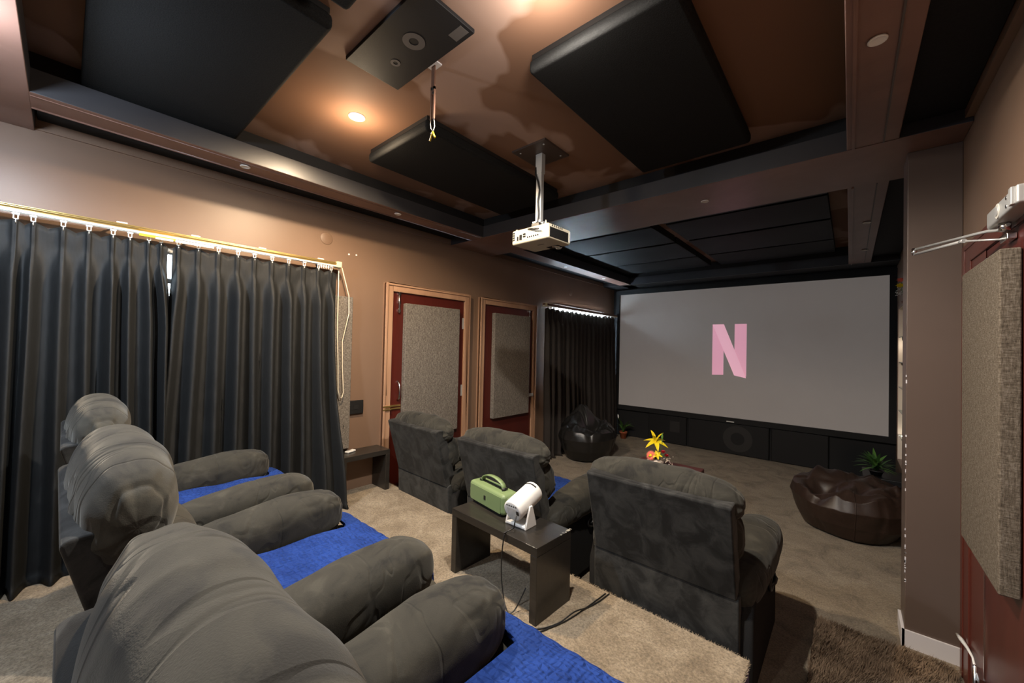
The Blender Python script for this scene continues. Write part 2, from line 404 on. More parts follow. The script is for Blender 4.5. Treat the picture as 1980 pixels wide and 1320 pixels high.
def lamp(x, y, z, col, face, power, label, r=.045, rad=.03, glow=.05, ang=172):
    downlight(x, y, z, r, label, face, 'lit ceiling lamps')
    l = bpy.data.lights.new('lamp_spot', 'SPOT'); l.energy = power; l.color = col; l.shadow_soft_size = rad
    l.spot_size = math.radians(ang); l.spot_blend = .5
    o = bpy.data.objects.new('lamp_spot', l); COL.objects.link(o); o.location = (x, y, z - .022)
    l = bpy.data.lights.new('lamp_glow', 'POINT'); l.energy = power * glow; l.color = col; l.shadow_soft_size = .06
    o = bpy.data.objects.new('lamp_glow', l); COL.objects.link(o); o.location = (x, y, z - .14)
WARM, NEUT, COOL = (1, .76, .50), (1, .92, .82), (.74, .86, 1)
lamp(-2.14, 1.066, ZC, WARM, M['bulb_w'], 145, 'glowing warm ceiling lamp left of the ceiling speaker')
lamp(-.82, 1.09, ZC, NEUT, M['bulb_c'], 170, 'glowing white ceiling lamp at the top edge, left of the big right panel')
lamp(-2.10, -.34, ZB, COOL, M['bulb_c'], 75, 'glowing cool lamp under the rear beam at top left', glow=.4)
lamp(-.75, -.44, ZB, NEUT, M['bulb_c'], 16, 'added fill lamp, unseen, under the rear beam above the camera')  # out-of-view lamp added as fill
lamp(.05, -1.3, ZB, COOL, M['bulb_c'], 14, 'added cool fill lamp, unseen, on the right beam behind the camera')  # also added out of view, a weak cool fill from behind

# ------------------------------------------------------------------ ceiling speaker, bracket
t = thing('ceiling_speaker', 'flat black in-ceiling speaker with faint driver rings behind the grille', 'speaker', (-1.45, .936, ZC))
box(-.28, .28, -.135, .135, -.018, 0).build('grille', M['grille'], t, bevel=.003)
def disc_ring(cx, cy, r0, r1, z, n=32):
    mb = MB(); vs = []
    for r in (r0, r1): vs += [(cx + r * math.cos(2 * PI * i / n), cy + r * math.sin(2 * PI * i / n), z) for i in range(n)]
    mb.add(vs, [(i, (i + 1) % n, (i + 1) % n + n, i + n) for i in range(n)]); return mb
disc_ring(.05, .0, .020, .047, -.0192).build('driver', M['cone'], t)
disc_ring(-.12, .02, .010, .022, -.0192).build('tweeter', M['cone'], t)
box(.19, .265, .07, .115, -.0192, -.018).build('rating_label', M['cone'], t)
t = thing('hanging_bracket', 'perforated metal strap hanging from the ceiling with loose wires and yellow caps', 'bracket', (-1.465, 1.09, ZC))
mb = MB().box(-.012, .012, -.003, .003, -.13, 0)
mb.box(-.014, -.004, -.004, .004, -.255, -.10).box(.004, .014, -.004, .004, -.255, -.10)
mb.box(-.014, .014, -.004, .004, -.118, -.105)
mb.build('strap', M['rust'], t)
MB().box(-.030, .034, -.022, .022, -.006, 0).build('torn_plaster', M['skirt'], t)
MB().cyl((0, -.006, -.115), (0, .008, -.115), .007, n=10).cyl((.006, -.006, -.135), (.006, .008, -.135), .006, n=10).build('bolt', M['black'], t)
MB().tube([(-.008, 0, -.25), (-.012, 0, -.27), (-.006, 0, -.295), (.006, 0, -.31), (-.004, 0, -.32)], .0022, 6).tube([(.008, 0, -.25), (.016, 0, -.27), (.018, 0, -.295), (.006, 0, -.32)], .0022, 6).build('wire', M['wire'], t)
MB().tube([(.005, 0, -.315), (-.014, 0, -.352)], .0042, 8).tube([(.006, 0, -.315), (.022, 0, -.346)], .0042, 8).build('wire_cap', M['yellow'], t)

# ------------------------------------------------------------------ projector and mount
PX, PY = -1.565, 2.05
t = thing('projector_mount', 'brown ceiling plate and silver pole holding the projector', 'mount', (PX, PY, ZC))
box(-.135, .135, -.135, .135, -.012, 0).build('ceiling_plate', M['mount_plate'], t)
for sx in (-1, 1):
    for sy in (-1, 1): MB().cyl((sx * .095, sy * .095, -.015), (sx * .095, sy * .095, -.011), .006, n=10).build('screw', M['silver'], t)
box(-.022, .022, -.016, .016, -.47, -.10).build('pole', M['silver'], t, bevel=.004)
box(-.026, .026, -.020, .020, -.145, -.012).build('sleeve', M['silver'], t, bevel=.003)
MB().box(-.034, .034, -.030, .030, -.475, -.462).box(-.036, .0, -.028, .02, -.525, -.475).box(.008, .052, -.03, .0, -.505, -.48).build('clamp', M['silver'], t, bevel=.002)
MB().tube([(-.022, -.018, -.10), (-.02, -.022, -.15), (0, -.022, -.20), (.014, -.022, -.26), (.002, -.022, -.33), (.01, -.022, -.42), (.012, -.03, -.47), (-.03, -.06, -.515), (-.02, -.09, -.53), (.04, -.12, -.545), (.09, -.125, -.555)], .006, 8).build('cable', M['black'], t)
t = thing('projector', 'ivory projector hanging upside down from the ceiling pole', 'projector', (PX + .0, PY + .03, 2.185), math.radians(-3))
HX, D0, D1, HH = .157, -.125, .115, .098
box(-HX, HX, D0, D1, 0, HH).build('casing', M['proj'], t, bevel=.014, seg=3)
MB().box(-.115, .105, D0 - .002, D0 + .003, .020, .072).build('port_panel', M['wire'], t)
for k in range(6): MB().cyl((-.01 + k * .017, D0 - .004, .032), (-.01 + k * .017, D0 - .001, .032), .0055, n=10).build('audio_port', M['darkhole'], t)
for (x, w, z0, z1) in ((-.105, .012, .024, .05), (-.083, .02, .024, .058), (-.052, .022, .036, .046), (-.052, .022, .050, .062)): box(x, x + w, D0 - .004, D0 - .001, z0, z1).build('video_port', M['darkhole'], t)
mb = MB()
for i in range(2):
    for k in range(4): mb.box(-.150 + i * .012, -.142 + i * .012, D0 - .003, D0 - .0005, .028 + k * .015, .038 + k * .015)
mb.build('speaker_slots', M['darkhole'], t)
mb = MB()
for k in range(7): mb.box(HX - .001, HX + .002, D0 + .02, D1 - .035, .016 + k * .008, .021 + k * .008)
mb.box(HX - .002, HX + .0008, D0 + .015, D1 - .03, .012, .074)
mb.build('vent_grille', M['black'], t)
mb = MB()
for k in range(9): mb.box(HX - .001, HX + .003, D1 - .026, D1 - .012, .014 + k * .008, .018 + k * .008)
mb.build('vent_slot', M['white'], t)
mb = MB()
for k in range(6): mb.box(HX - .001, HX + .002, -.09 + k * .02, -.082 + k * .02, .08, .09)
mb.build('key', M['black'], t)
box(-.0, .10, .05, .112, -.001, .012).build('lens_recess', M['darkhole'], t)
MB().cyl((.055, .10, .02), (.055, .122, .02), .032, n=24).lathe([(.001, -.004), (.026, -.003), (.028, .004)], (.06, .08, 0)).build('lens', M['chrome'], t)
box(-.01, .045, -.03, -.022, -.0012, 0).build('maker_mark', M['cone'], t)
MB().cyl((.1, -.08, HH), (.1, -.08, HH + .035), .012, .003, n=10).build('foot', M['proj'], t)
MB().cyl((-.14, -.09, HH), (-.14, -.09, HH + .012), .010, n=10).build('foot', M['proj'], t)
box(.01, .07, D0 + .01, D0 + .05, HH - .002, HH + .018).build('mount_bracket', M['black'], t)

# ------------------------------------------------------------------ screen wall
t = thing('projection_screen', 'large grey projector screen in black frame showing a pink letter N', 'screen', (-1.37, 6.50, 1.5))
SX0, SX1, SZ0, SZ1 = -1.72, 1.725, -.962, .972
SXo = 0
mb = MB(); FW = .075
mb.box(SX0 - FW, SX1 + FW, -.05, 0, SZ1, SZ1 + FW).box(SX0 - FW, SX1 + FW, -.05, 0, SZ0 - FW, SZ0)
mb.box(SX0 - FW, SX0, -.05, 0, SZ0, SZ1).box(SX1, SX1 + FW, -.05, 0, SZ0, SZ1)
mb.build('frame', M['black_wall'], t)
box(SX0, SX1, -.018, -.004, SZ0, SZ1).build('screen_surface', M['screen'], t)
# folded ribbon N
nx0, nx1, nz0, nz1, y = -.213, .240, -.349, .419, -.0195
w = .155
def quad(y, pts): return MB().add([(a, y, c) for a, c in pts], [(0, 1, 2, 3)])
quad(y, [(nx0, nz0 + .003), (nx0 + w, nz0 + .012), (nx0 + w, nz1), (nx0, nz1)]).build('logo_stem', M['pink'], t)
quad(y, [(nx1 - w, nz0 + .012), (nx1, nz0 + .003), (nx1, nz1), (nx1 - w, nz1)]).build('logo_stem', M['pink'], t)
quad(y - .002, [(nx1 - w, nz0 + .012), (nx1, nz0 - .02), (nx0 + w, nz1), (nx0, nz1)]).build('logo_diagonal', M['pink2'], t)
box(.0, .10, -.062, -.05, SZ0 - .062, SZ0 - .048).build('sensor', M['white'], t, bevel=.002)
for x0, x1, lab, drv in ((-2.55, -1.94, 'left', (.22, .30)), (-1.92, -.84, 'centre', (.62, .26)), (-.82, -.195, 'right', None)):
    t = thing('screen_speaker', 'low black cloth-fronted speaker cabinet under the screen, %s one of three' % lab, 'speaker', ((x0 + x1) / 2, 6.49, 0), 0, 'speakers under the screen')
    hw = (x1 - x0) / 2
    box(-hw, hw, -.005, .028, .005, .455).build('cabinet', M['black'], t, bevel=.01)
    box(-hw + .008, hw - .008, -.012, -.005, .012, .448).build('grille', M['grille'], t, bevel=.006)
    if lab == 'left': box(.05, .20, -.0128, -.0118, .20, .37).build('horn', M['cone2'], t)
    if lab == 'centre':
        o = disc_ring(.15, 0, .09, .19, 0).build('driver', M['cone2'], t); o.rotation_euler = (PI / 2, 0, 0); o.location = (0, -.0128, .24)

# ------------------------------------------------------------------ doors on the left wall
def left_door(n, y0, y1, hinge_far):
    e = bpy.data.objects.new('door_%d' % n, None); COL.objects.link(e); e.location = (XL, (y0 + y1) / 2, 0); e['kind'] = 'structure'
    h = (y1 - y0) / 2; fw = .075; zt = 2.07
    mb = MB().box(0, .04, -h, -h + fw, 0, zt).box(0, .04, h - fw, h, 0, zt).box(0, .04, -h + fw, h - fw, zt - fw, zt)
    mb.box(.04, .05, -h, -h + .022, 0, zt).box(.04, .05, h - .022, h, 0, zt).box(.04, .05, -h + .022, h - .022, zt - .022, zt)
    mb.build('door_frame', M['door_frame'], e, bevel=.004)
    leaf = box(0, .018, -h + fw, h - fw, .01, zt - fw).build('door_leaf', M['door'], e)
    s = 1 if hinge_far else -1
    for z in (1.75, 1.02, .3):
        box(.018, .026, s * (h - fw) - .02, s * (h - fw) + .012, z - .06, z + .06).build('hinge', M['silver'], e)
    bo = MB().cyl((.03, 0, 0), (.03, 0, .2), .008, n=10).cyl((.03, 0, .205), (.03, 0, .255), .006, n=8)
    for z in (.01, .09, .17): bo.box(.018, .036, -.013, .013, z, z + .025)
    bz = bo.build('tower_bolt', M['chrome'], e); bz.location = (0, -s * (h - fw - .075), 1.80)
    return e, h, fw
e, h, fw = left_door(1, 1.91, 2.955, True)
MB().tube([(.018, -.36, .98), (.045, -.36, 1.0), (.055, -.36, 1.06), (.05, -.36, 1.13), (.018, -.36, 1.16)], .008, 8).build('door_handle', M['chrome'], e)
MB().box(.018, .03, -.44, -.33, .925, .94).box(.018, .03, -.44, -.33, .90, .912).box(.04, .052, -h, -h + .08, .925, .94).box(.04, .052, -h, -h + .08, .90, .912).build('latch', M['brass'], e)
e, h, fw = left_door(2, 3.115, 4.177, False)
MB().box(.018, .05, h - fw - .10, h - fw + .02, .86, .90).build('door_handle', M['silver'], e, bevel=.004)
def wall_panel(y0, y1, z0, z1, lab, d=.055, x=XL + .018, mat='burlap'):
    return tag(box(x, x + d, y0, y1, z0, z1).build('door_panel', M[mat], bevel=.006, seg=2), lab, 'acoustic panel', 'grey cloth wall panels')
wall_panel(2.11, 2.78, .62, 1.895, 'grey woven acoustic panel on the red door nearer the long curtain')
wall_panel(3.33, 4.00, .655, 1.905, 'grey woven acoustic panel on the red door nearer the screen')
wall_panel(1.16, 1.60, .62, 1.895, 'grey woven panel on the wall half hidden behind the curtain edge', .05, XL + .002)

# ------------------------------------------------------------------ right wall door
e = bpy.data.objects.new('door_3', None); COL.objects.link(e); e.location = (XR, 2.3, 0); e['kind'] = 'structure'
MB().box(-.010, 0, .118, .545, 0, 2.03).box(-.016, -.008, .36, .40, 0, 1.95).box(-.014, -.008, .50, .545, 0, 2.03).box(-.010, 0, -.66, .118, 1.935, 2.03).box(-.0155, -.008, -.66, .36, 1.935, 1.955).box(-.0135, -.008, -.66, .50, 2.005, 2.0295).box(-.010, 0, -.66, -.58, 0, 1.935).build('door_frame', M['red_wood'], e, bevel=.003)
box(-.008, 0, -.58, .112, .01, 1.93).build('door_leaf', M['door'], e)
for z in (1.72,): MB().box(-.016, -.008, .33, .352, z - .06, z + .06).cyl((-.02, .357, z - .06), (-.02, .357, z + .06), .007, n=10).build('hinge', M['chrome'], e)
box(-.013, -.008, .109, .116, .02, 1.90).build('lit_edge_strip', M['chrome'], e)  # bright strip imitating light caught along the leaf edge
MB().box(-.026, -.010, .10, .19, .205, .235).cyl((-.03, .145, .02), (-.03, .145, .26), .006, n=10).build('floor_bolt', M['chrome'], e)
o = box(.362, .410, 1.975, 2.525, .745, 1.855).build('door_panel', M['burlap_warm_lit'], bevel=.006)
tag(o, 'grey woven acoustic panel, tinted for warm lamplight, on the dark red door at the right edge', 'acoustic panel', None)
# door closer: body on the frame head, two-piece arm reaching out
t = thing('door_closer', 'silver hydraulic door closer with folding arm over the right door', 'door closer', (XR, 2.0, 2.0))
MB().prism([(-.008, -.215), (-.008, .16), (-.050, .14), (-.062, .10), (-.062, -.215)], -.052, .004).build('body', M['silver'], t, bevel=.007, seg=3)
def xdisc(cx, cy, cz, r, d, n=24): return MB().cyl((cx, cy, cz), (cx - d, cy, cz), r, n=n)
xdisc(-.062, -.03, -.024, .024, .002).build('cover_ring', M['track'], t)
xdisc(-.064, -.03, -.024, .016, .002, 6).build('hex_cap', M['silver'], t)
for z in (-.036, -.010): xdisc(-.062, -.125, z, .006, .002, 12).build('screw', M['chrome'], t)
box(-.069, -.060, -.20, -.175, -.050, .002).build('rib', M['silver'], t, bevel=.002)
def W(*p): return tuple(Vector(p) - Vector((XR, 2.0, 2.0)))
MB().cyl((-.036, .03, -.078), (-.036, .03, -.050), .014, n=16).build('spindle', M['chrome'], t)
MB().tube([W(.388, 2.01, 1.938), W(.378, 2.075, 1.936), W(.362, 2.115, 1.945), W(.345, 2.19, 1.955), W(.22, 2.585, 1.997)], .0055, 8).build('main_arm', M['silver'], t)
MB().cyl(W(.222, 2.57, 1.968), W(.222, 2.57, 2.0), .009, n=14).build('elbow', M['chrome'], t)
MB().tube([W(.222, 2.57, 1.972), W(.28, 2.33, 1.948), W(.315, 2.19, 1.934)], .006, 8).tube([W(.315, 2.19, 1.934), W(.40, 2.10, 1.908)], .0036, 8).cyl(W(.312, 2.20, 1.935), W(.318, 2.18, 1.933), .008, n=12).build('fore_arm', M['silver'], t)
MB().box(-.032, -.010, .03, .11, -.106, -.084).build('shoe', M['chrome'], t, bevel=.003)
o = MB().tube([(XR - .024, 2.83, .182), (XR - .024, 2.74, .205), (XR - .024, 2.62, .235), (XR - .024, 2.52, .250), (XR - .026, 2.46, .235)], .005, 8, [.006, .009, .006, .004, .004]).build('white_wire', M['white'])
tag(o, 'short white wire beside the skirting at the foot of the right door', 'wire')

# ------------------------------------------------------------------ windows behind the curtains
def window(n, y0, y1, z0, z1, pm='daylight'):
    e = bpy.data.objects.new('window_%d' % n, None); COL.objects.link(e); e.location = (XL, (y0 + y1) / 2, 0); e['kind'] = 'structure'
    h = (y1 - y0) / 2
    mb = MB().box(0, .03, -h, h, z0 - .05, z0).box(0, .03, -h, h, z1, z1 + .04)
    for y in (-h, -h / 3 - .02, h / 3 - .02, h - .04): mb.box(0, .03, y, y + .04, z0, z1)
    mb.box(0, .03, -h, h, z1 - .18, z1 - .15)
    mb.build('window_frame', M['silver'], e)
    box(.002, .006, -h, h, z0, z1).build('pane', M[pm], e)
window(1, -.75, 1.05, 1.0, 2.03)
window(2, 4.6, 6.1, 1.0, 2.10, 'daylight_far')

# ------------------------------------------------------------------ curtains
def smooth(a, b, x):
    t = max(0, min(1, (x - a) / (b - a))); return t * t * (3 - 2 * t)
def curtain(name, label, pleats, y0, y1, x0, ztop, zbot, mat, amp, group, flare=0, seed=0, lean=0.0, edge=0.0, close=0.0):
    """pleats: y of every pinch pleat"""
    n = len(pleats)
    cells = [y0] + [(pleats[i] + pleats[i + 1]) / 2 for i in range(n - 1)] + [y1]
    t = thing(name, label, 'curtain', (x0, (y0 + y1) / 2, zbot), 0, group)
    yc = (y0 + y1) / 2
    rnd = random.Random(seed); ph = [rnd.uniform(.7, 1.3) for _ in range(n)]; off = [rnd.uniform(-.02, .02) for _ in range(n)]
    PER = 22
    def fn(u, v):
        i = min(int(u * n), n - 1); s = u * n - i            # s in 0..1 in the cell, pleat in the middle
        a, b, pl = cells[i], cells[i + 1], pleats[i]
        y = a + (pl - a) * (s * 2) if s < .5 else pl + (b - pl) * (s - .5) * 2
        z = ztop + (zbot - ztop) * v
        d = ztop - z
        dist = (s - .5)
        hd = smooth(.10, .30, d)                               # 0 in the header, 1 below
        pin = .026 * math.exp(-(dist / .085) ** 2) * (1 - .55 * math.exp(-(dist / .022) ** 2)) * (1 - .75 * math.exp(-((d - .115) / .02) ** 2))
        fold = (amp * ph[i] * (.75 + .35 * smooth(.2, 1.5, d))) * (math.cos(2 * PI * (dist + .06 * noise.noise(Vector((i * 3.1, d * .8, seed)))) ) * .5 + .5) ** 1.4
        crump = .010 * noise.noise(Vector((y * 6, d * 1.5, seed + 3))) * smooth(.2, .9, d) + .004 * noise.noise(Vector((y * 18, d * 9, seed))) * smooth(.3, 1, d)
        x = (1 - hd) * (pin + .010 * noise.noise(Vector((y * 9, d * 10, seed)))) + hd * (fold + crump)
        yy = y + hd * (off[i] * smooth(.2, 1.8, d) + flare * (u - .5) * smooth(.3, 1.9, d))
        zz = z - (1 - v) ** 8 * .022 * (abs(dist) * 2) ** 1.5
        x += lean * smooth(.9, 1.9, d) + edge * smooth(.72, .97, u) * smooth(.9, 1.85, d)
        yy += close * smooth(.10, .55, d) * (smooth(.75, 1, u) if close > 0 else smooth(.25, 0, u))
        if v > .985: x += .03
        return (x, yy - yc, zz - zbot)
    mb = MB().grid(fn, n * PER, 60)
    o = mb.build('fabric', mat, t)
    so = o.modifiers.new('thick', 'SOLIDIFY'); so.thickness = .003
    for pl in pleats:
        h = MB().box(-.010, .010, -.012, .012, .014, .024).box(-.003, .003, -.009, -.005, -.008, .014).box(-.003, .003, .005, .009, -.008, .014).box(-.003, .003, -.006, .006, -.010, -.006).tube([(.001, 0, -.008), (.004, 0, -.03), (.012, 0, -.02)], .002, 6)
        h.build('hook', M['white'], t, (.014, pl - yc, ztop - zbot + .010))
    return t
ZT1 = 2.082
curtain('curtain', 'left panel of the long black curtain behind the rear recliners', [-.58, -.45, -.31, -.172, -.117, -.017, .075, .167, .235, .315, .369], -.68, .402, XL + .085, ZT1, ZR + .004, M['curtain'], .10, 'black curtains', .05, 3, .02, 0, .03)
curtain('curtain', 'right panel of the long black curtain, ending beside the wall socket', [.449, .547, .651, .759, .856, .965, 1.074, 1.182, 1.288, 1.385], .425, 1.432, XL + .085, ZT1, ZR + .004, M['curtain'], .10, 'black curtains', .08, 9, .03, .13, -.02)
pl = [4.36 + i * .123 for i in range(17)]
curtain('curtain', 'dark curtain in the far corner beside the screen', pl, 4.30, 6.36, XL + .085, 2.06, .004, M['curtain2'], .06, 'black curtains', .04, 17, .02)
def rail(y0, y1, z, label, lid, clips, ends):
    t = thing('curtain_rail', label, 'curtain rail', (XL + .095, (y0 + y1) / 2, z), 0, 'curtain rails'); h = (y1 - y0) / 2
    MB().box(-.016, .018, -h, h, 0, .026).tube([(.018, -h, .013), (.018, h, .013)], .009, 8).build('rod', lid, t, bevel=.004)
    box(-.010, .020, -h, h, -.012, 0).build('track', M['track'], t)
    for y in ends: box(-.024, .028, y - .022, y + .022, -.016, .032).build('end_cap', M['cream'], t, (0, -(y0 + y1) / 2, 0), bevel=.004)
    for y in clips: MB().box(-.095, .012, -.006, .006, .028, .033).box(-.006, .016, -.022, .022, .027, .034).build('bracket', M['white'], t, (0, y - (y0 + y1) / 2, 0))
    return t
rl = rail(-.72, 1.44, 2.128, 'brass curtain rail over the long black curtain', M['brass'], [-.5, .20, .53, .90, 1.30], [1.44])
MB().box(.02, .03, .27 - .36, .43 - .36, -.028, -.014).build('carrier_arm', M['yellow'], rl)
MB().box(.03, .036, .34 - .36, .42 - .36, -.034, -.022).box(.03, .036, .43 - .36, .62 - .36, -.034, -.020).build('carrier_plate', M['track'], rl)
rail(4.25, 6.42, 2.085, 'curtain rail over the far corner curtain', M['rust'], [4.6, 5.2, 5.9], [4.28])
# spare gliders parked at the end of the rail
for k in range(4):
    MB().box(-.004, .004, -.005, .005, -.02, 0).tube([(0, -.004, -.02), (0, .004, -.03)], .002, 6).build('glider', M['white'], rl, (.012, 1.05 - .36 + .31 - k * .018, -.012))
o = MB().tube([(-3.15, 1.455, 2.12), (-3.15, 1.457, 1.6), (-3.15, 1.47, 1.35), (-3.145, 1.475, 1.12), (-3.145, 1.49, 1.06), (-3.145, 1.507, 1.055), (-3.145, 1.52, 1.10), (-3.145, 1.505, 1.30), (-3.147, 1.50, 1.52), (-3.15, 1.55, 1.75), (-3.15, 1.545, 1.90), (-3.15, 1.48, 2.12)], .004, 8).build('pull_cord', M['cord'])
tag(o, 'cream looped pull cord hanging from the end of the curtain rail', 'cord')

# ------------------------------------------------------------------ small wall things
t = thing('socket_plate', 'black wall socket plate above the low bench', 'socket', (XL, 1.63, .955))
box(0, .022, -.095, .105, -.058, .058).build('plate', M['black'], t, bevel=.005)
for k in (-.045, .015): box(.022, .025, k, k + .04, -.018, .018).build('socket', M['darkhole'], t)
box(.022, .05, -.085, -.05, -.03, .0).build('plug', M['black'], t, bevel=.004)
MB().tube([(.035, -.07, -.03), (.05, -.085, -.14), (.04, -.095, -.3), (.02, -.11, -.42)], .004, 6).tube([(.02, -.06, .04), (.012, -.05, .18), (.012, -.06, .3)], .002, 6).build('lead', M['black'], t)
for y, z, lab in ((1.385, 2.355, 'round painted cover plate high on the wall above the curtain rail'), (5.06, 2.36, 'round painted cover plate high on the wall above the far curtain')):
    o = MB().lathe([(.002, .004), (.046, .004), (.050, .002), (.050, -.001)], n=28).build('cover_plate', M['wall']); o.rotation_euler = (0, PI / 2, 0); o.location = (XL - .0005, y, z); tag(o, lab, 'cover plate', 'cover plates')
for y, z, lab in ((1.574, 2.262, 'small white screw cap on the wall, left of the two'), (1.640, 2.268, 'small white screw cap on the wall, right of the two')):
    o = MB().cyl((-.001, 0, 0), (.006, 0, 0), .007, n=12).build('screw_cap', M['white'], None, (XL, y, z)); tag(o, lab, 'screw cap', 'wall screw caps')

# ------------------------------------------------------------------ side tables (waterfall benches)
def bench(name, label, x, y, z, L, D, H, rz, th=.04, shelf=True):
    t = thing(name, label, 'side table', (x, y, z), rz, 'waterfall side tables')
    box(-L / 2, L / 2, -D / 2, D / 2, H - th, H).build('top', M['table'], t, bevel=.0025)
    for s in (-1, 1): box(min(s * L / 2, s * (L / 2 - th)), max(s * L / 2, s * (L / 2 - th)), -D / 2, D / 2, 0, H - th).build('leg', M['table'], t, bevel=.0025)
    return t
tb = bench('side_table', 'black side table on the riser carrying the green speaker and white projector', -1.357, 1.565, ZR, .615, .265, .348, math.radians(-2.5))
mb = MB()
for k in range(14): 
    a = random.random() ** 2 * .09
    mb.box(.3075 - .004 - random.random() * .01, .3078, .1325 - a, .1325 - a + random.uniform(.004, .012), .3478, .3483)
for k in range(9):
    a = random.random() ** 2 * .07
    mb.box(.3076 - a - .01, .3076 - a, -.1327, -.1310, .3465, .3484)
mb.build('worn_edge', M['worn'], tb)
be = bench('side_table', 'low black bench against the left wall with a white remote on it', XL + .115, 1.672, ZR, .425, .215, .345, PI / 2)
t = thing('remote_control', 'small white remote control on the low bench', 'remote', (XL + .085, 1.595, ZR + .3455), math.radians(20))
box(-.02, .02, -.045, .045, 0, .016).build('body', M['white'], t, bevel=.007, seg=3)
mb = MB()
for i in range(2):
    for k in range(3): mb.box(-.011 + i * .013, -.002 + i * .013, -.035 + k * .016, -.025 + k * .016, .016, .0172)
mb.build('button', M['silver'], t)

# green portable speaker
ZT = ZR + .348
t = thing('portable_speaker', 'sage green portable speaker with carry strap on the side table', 'speaker', (-1.525, 1.622, ZT), math.radians(-10))
box(-.165, .165, -.056, .056, .006, .118).build('body', M['green'], t, bevel=.022, seg=4)
box(-.142, .142, -.0585, -.055, .016, .104).build('front_grille', M['green'], t, bevel=.0025)
for s in (-1, 1):
    MB().cyl((s * .157, 0, .060), (s * .1675, 0, .060), .045, n=28).build('bass_ring', M['green'], t)
    MB().cyl((s * .165, 0, .060), (s * .1682, 0, .060), .037, n=28).cyl((s * .1675, 0, .060), (s * .1705, 0, .060), .02, .015, n=20).build('bass_radiator', M['black'], t)
box(-.009, .009, -.0600, -.0575, .048, .072).build('badge', M['black'], t, bevel=.003)
mb = MB()
box(-.14, .14, -.048, .048, 0, .01).build('foot', M['black'], t, bevel=.004)
def strap(u, v):
    a = PI * u; x = -.100 * math.cos(a); z = .124 + .046 * math.sin(a) ** .8
    return (x, -.014 + .028 * v, z)
o = MB().grid(strap, 20, 2).build('strap', M['green'], t); so = o.modifiers.new('t', 'SOLIDIFY'); so.thickness = .005
MB().box(-.112, .112, -.006, .006, .117, .124).cyl((-.105, -.018, .126), (-.105, .018, .126), .006, n=10).cyl((.105, -.018, .126), (.105, .018, .126), .006, n=10).box(.074, .082, -.016, .016, .148, .154).build('strap_mount', M['black'], t)

# white mini projector in a cradle
t = thing('mini_projector', 'white cylindrical mini projector tilted up in its cradle on the side table', 'projector', (-1.268, 1.560, ZT), math.radians(1))
MB().box(-.062, .062, -.045, .045, 0, .016).build('base', M['white'], t, bevel=.006, seg=3)
for s in (-1, 1):
    x0, x1 = sorted((s * .057, s * .068))
    MB().prism_x([(-.045, 0), (.045, 0), (.040, .02), (.010, .108), (-.010, .108), (-.040, .02)], x0, x1).build('cradle_arm', M['white'], t, bevel=.003)
Rb = Matrix.Translation((0, .02, .112)) @ Matrix.Rotation(math.radians(17), 4, 'X')
def rot(mb): mb.v = [tuple(Rb @ Vector(p)) for p in mb.v]; return mb
def ycyl(prof, n=32):
    mb = MB().lathe(prof, n=n); mb.v = [(x, z, -y) for x, y, z in mb.v]; return mb
rot(ycyl([(.046, -.095), (.0535, -.092), (.055, -.086), (.055, .086), (.0535, .092), (.048, .095), (.046, .085)])).build('barrel', M['white'], t)
rot(ycyl([(.002, -.0945), (.047, -.0945), (.047, -.09)])).build('rear_cap', M['silver'], t)
mb = MB()
for k in range(11): mb.box(-.030 + k * .0055, -.0275 + k * .0055, -.0965, -.0943, -.030, .018)
rot(mb).build('vent_fin', M['white'], t)
mb = MB()
for k in range(5): mb.box(-.03 + k * .014, -.023 + k * .014, -.0967, -.094, .028, .034)
rot(mb).build('vent_slots', M['black'], t)
rot(box(.028, .042, -.0985, -.094, -.010, .010)).build('power_port', M['black'], t)
mb = MB()
def slot(u, v):
    a = math.radians(50 + 80 * u); r = .0556; return (r * math.cos(a), .068 + .009 * v, r * math.sin(a))
rot(MB().grid(slot, 16, 2)).build('front_slot', M['darkhole'], t)
rot(ycyl([(.002, .090), (.044, .091), (.046, .089)])).build('lens', M['black'], t)
Rz = Matrix.Rotation(math.radians(-1), 3, 'Z')
wp = [(.036, -.082, .075), (.042, -.10, .05), (.036, -.10, .025), (.02, -.115, .012), (.01, -.14, .006)]
loc = lambda x, y, z: tuple(Rz @ (Vector((x, y, z)) - Vector((-1.268, 1.560, ZT))))
wp += [loc(-1.262, 1.44, ZT + .004), loc(-1.255, 1.418, ZT - .01), loc(-1.262, 1.412, ZT - .12), loc(-1.25, 1.405, ZR + .12), loc(-1.20, 1.385, ZR + .03), loc(-1.12, 1.375, ZR + .006), loc(-1.04, 1.41, ZR + .005), loc(-.99, 1.50, ZR + .006), loc(-.965, 1.60, ZR + .02), loc(-.95, 1.68, ZR + .006), loc(-.93, 1.76, ZR + .005), loc(-.92, 1.862, ZR + .004)]
def spline(pts, n=6):
    pts = [Vector(p) for p in pts]; out = []
    for i in range(len(pts) - 1):
        p0, p1, p2, p3 = pts[max(i - 1, 0)], pts[i], pts[i + 1], pts[min(i + 2, len(pts) - 1)]
        for k in range(n):
            s = k / n
            out.append(.5 * ((2 * p1) + (p2 - p0) * s + (2 * p0 - 5 * p1 + 4 * p2 - p3) * s * s + (3 * p1 - p0 - 3 * p2 + p3) * s ** 3))
    return out + [pts[-1]]
MB().tube(spline(wp), .0032, 8).build('power_cord', M['black'], t)
o = MB().tube(spline([(-1.155, 1.47, ZR + .11), (-1.18, 1.425, ZR + .02), (-1.19, 1.37, ZR + .005), (-1.12, 1.355, ZR + .004), (-1.04, 1.375, ZR + .004), (-1.0, 1.46, ZR + .005), (-.97, 1.56, ZR + .004), (-.95, 1.70, ZR + .004), (-.935, 1.85, ZR + .004)]), .003, 8).build('floor_cable', M['black'])
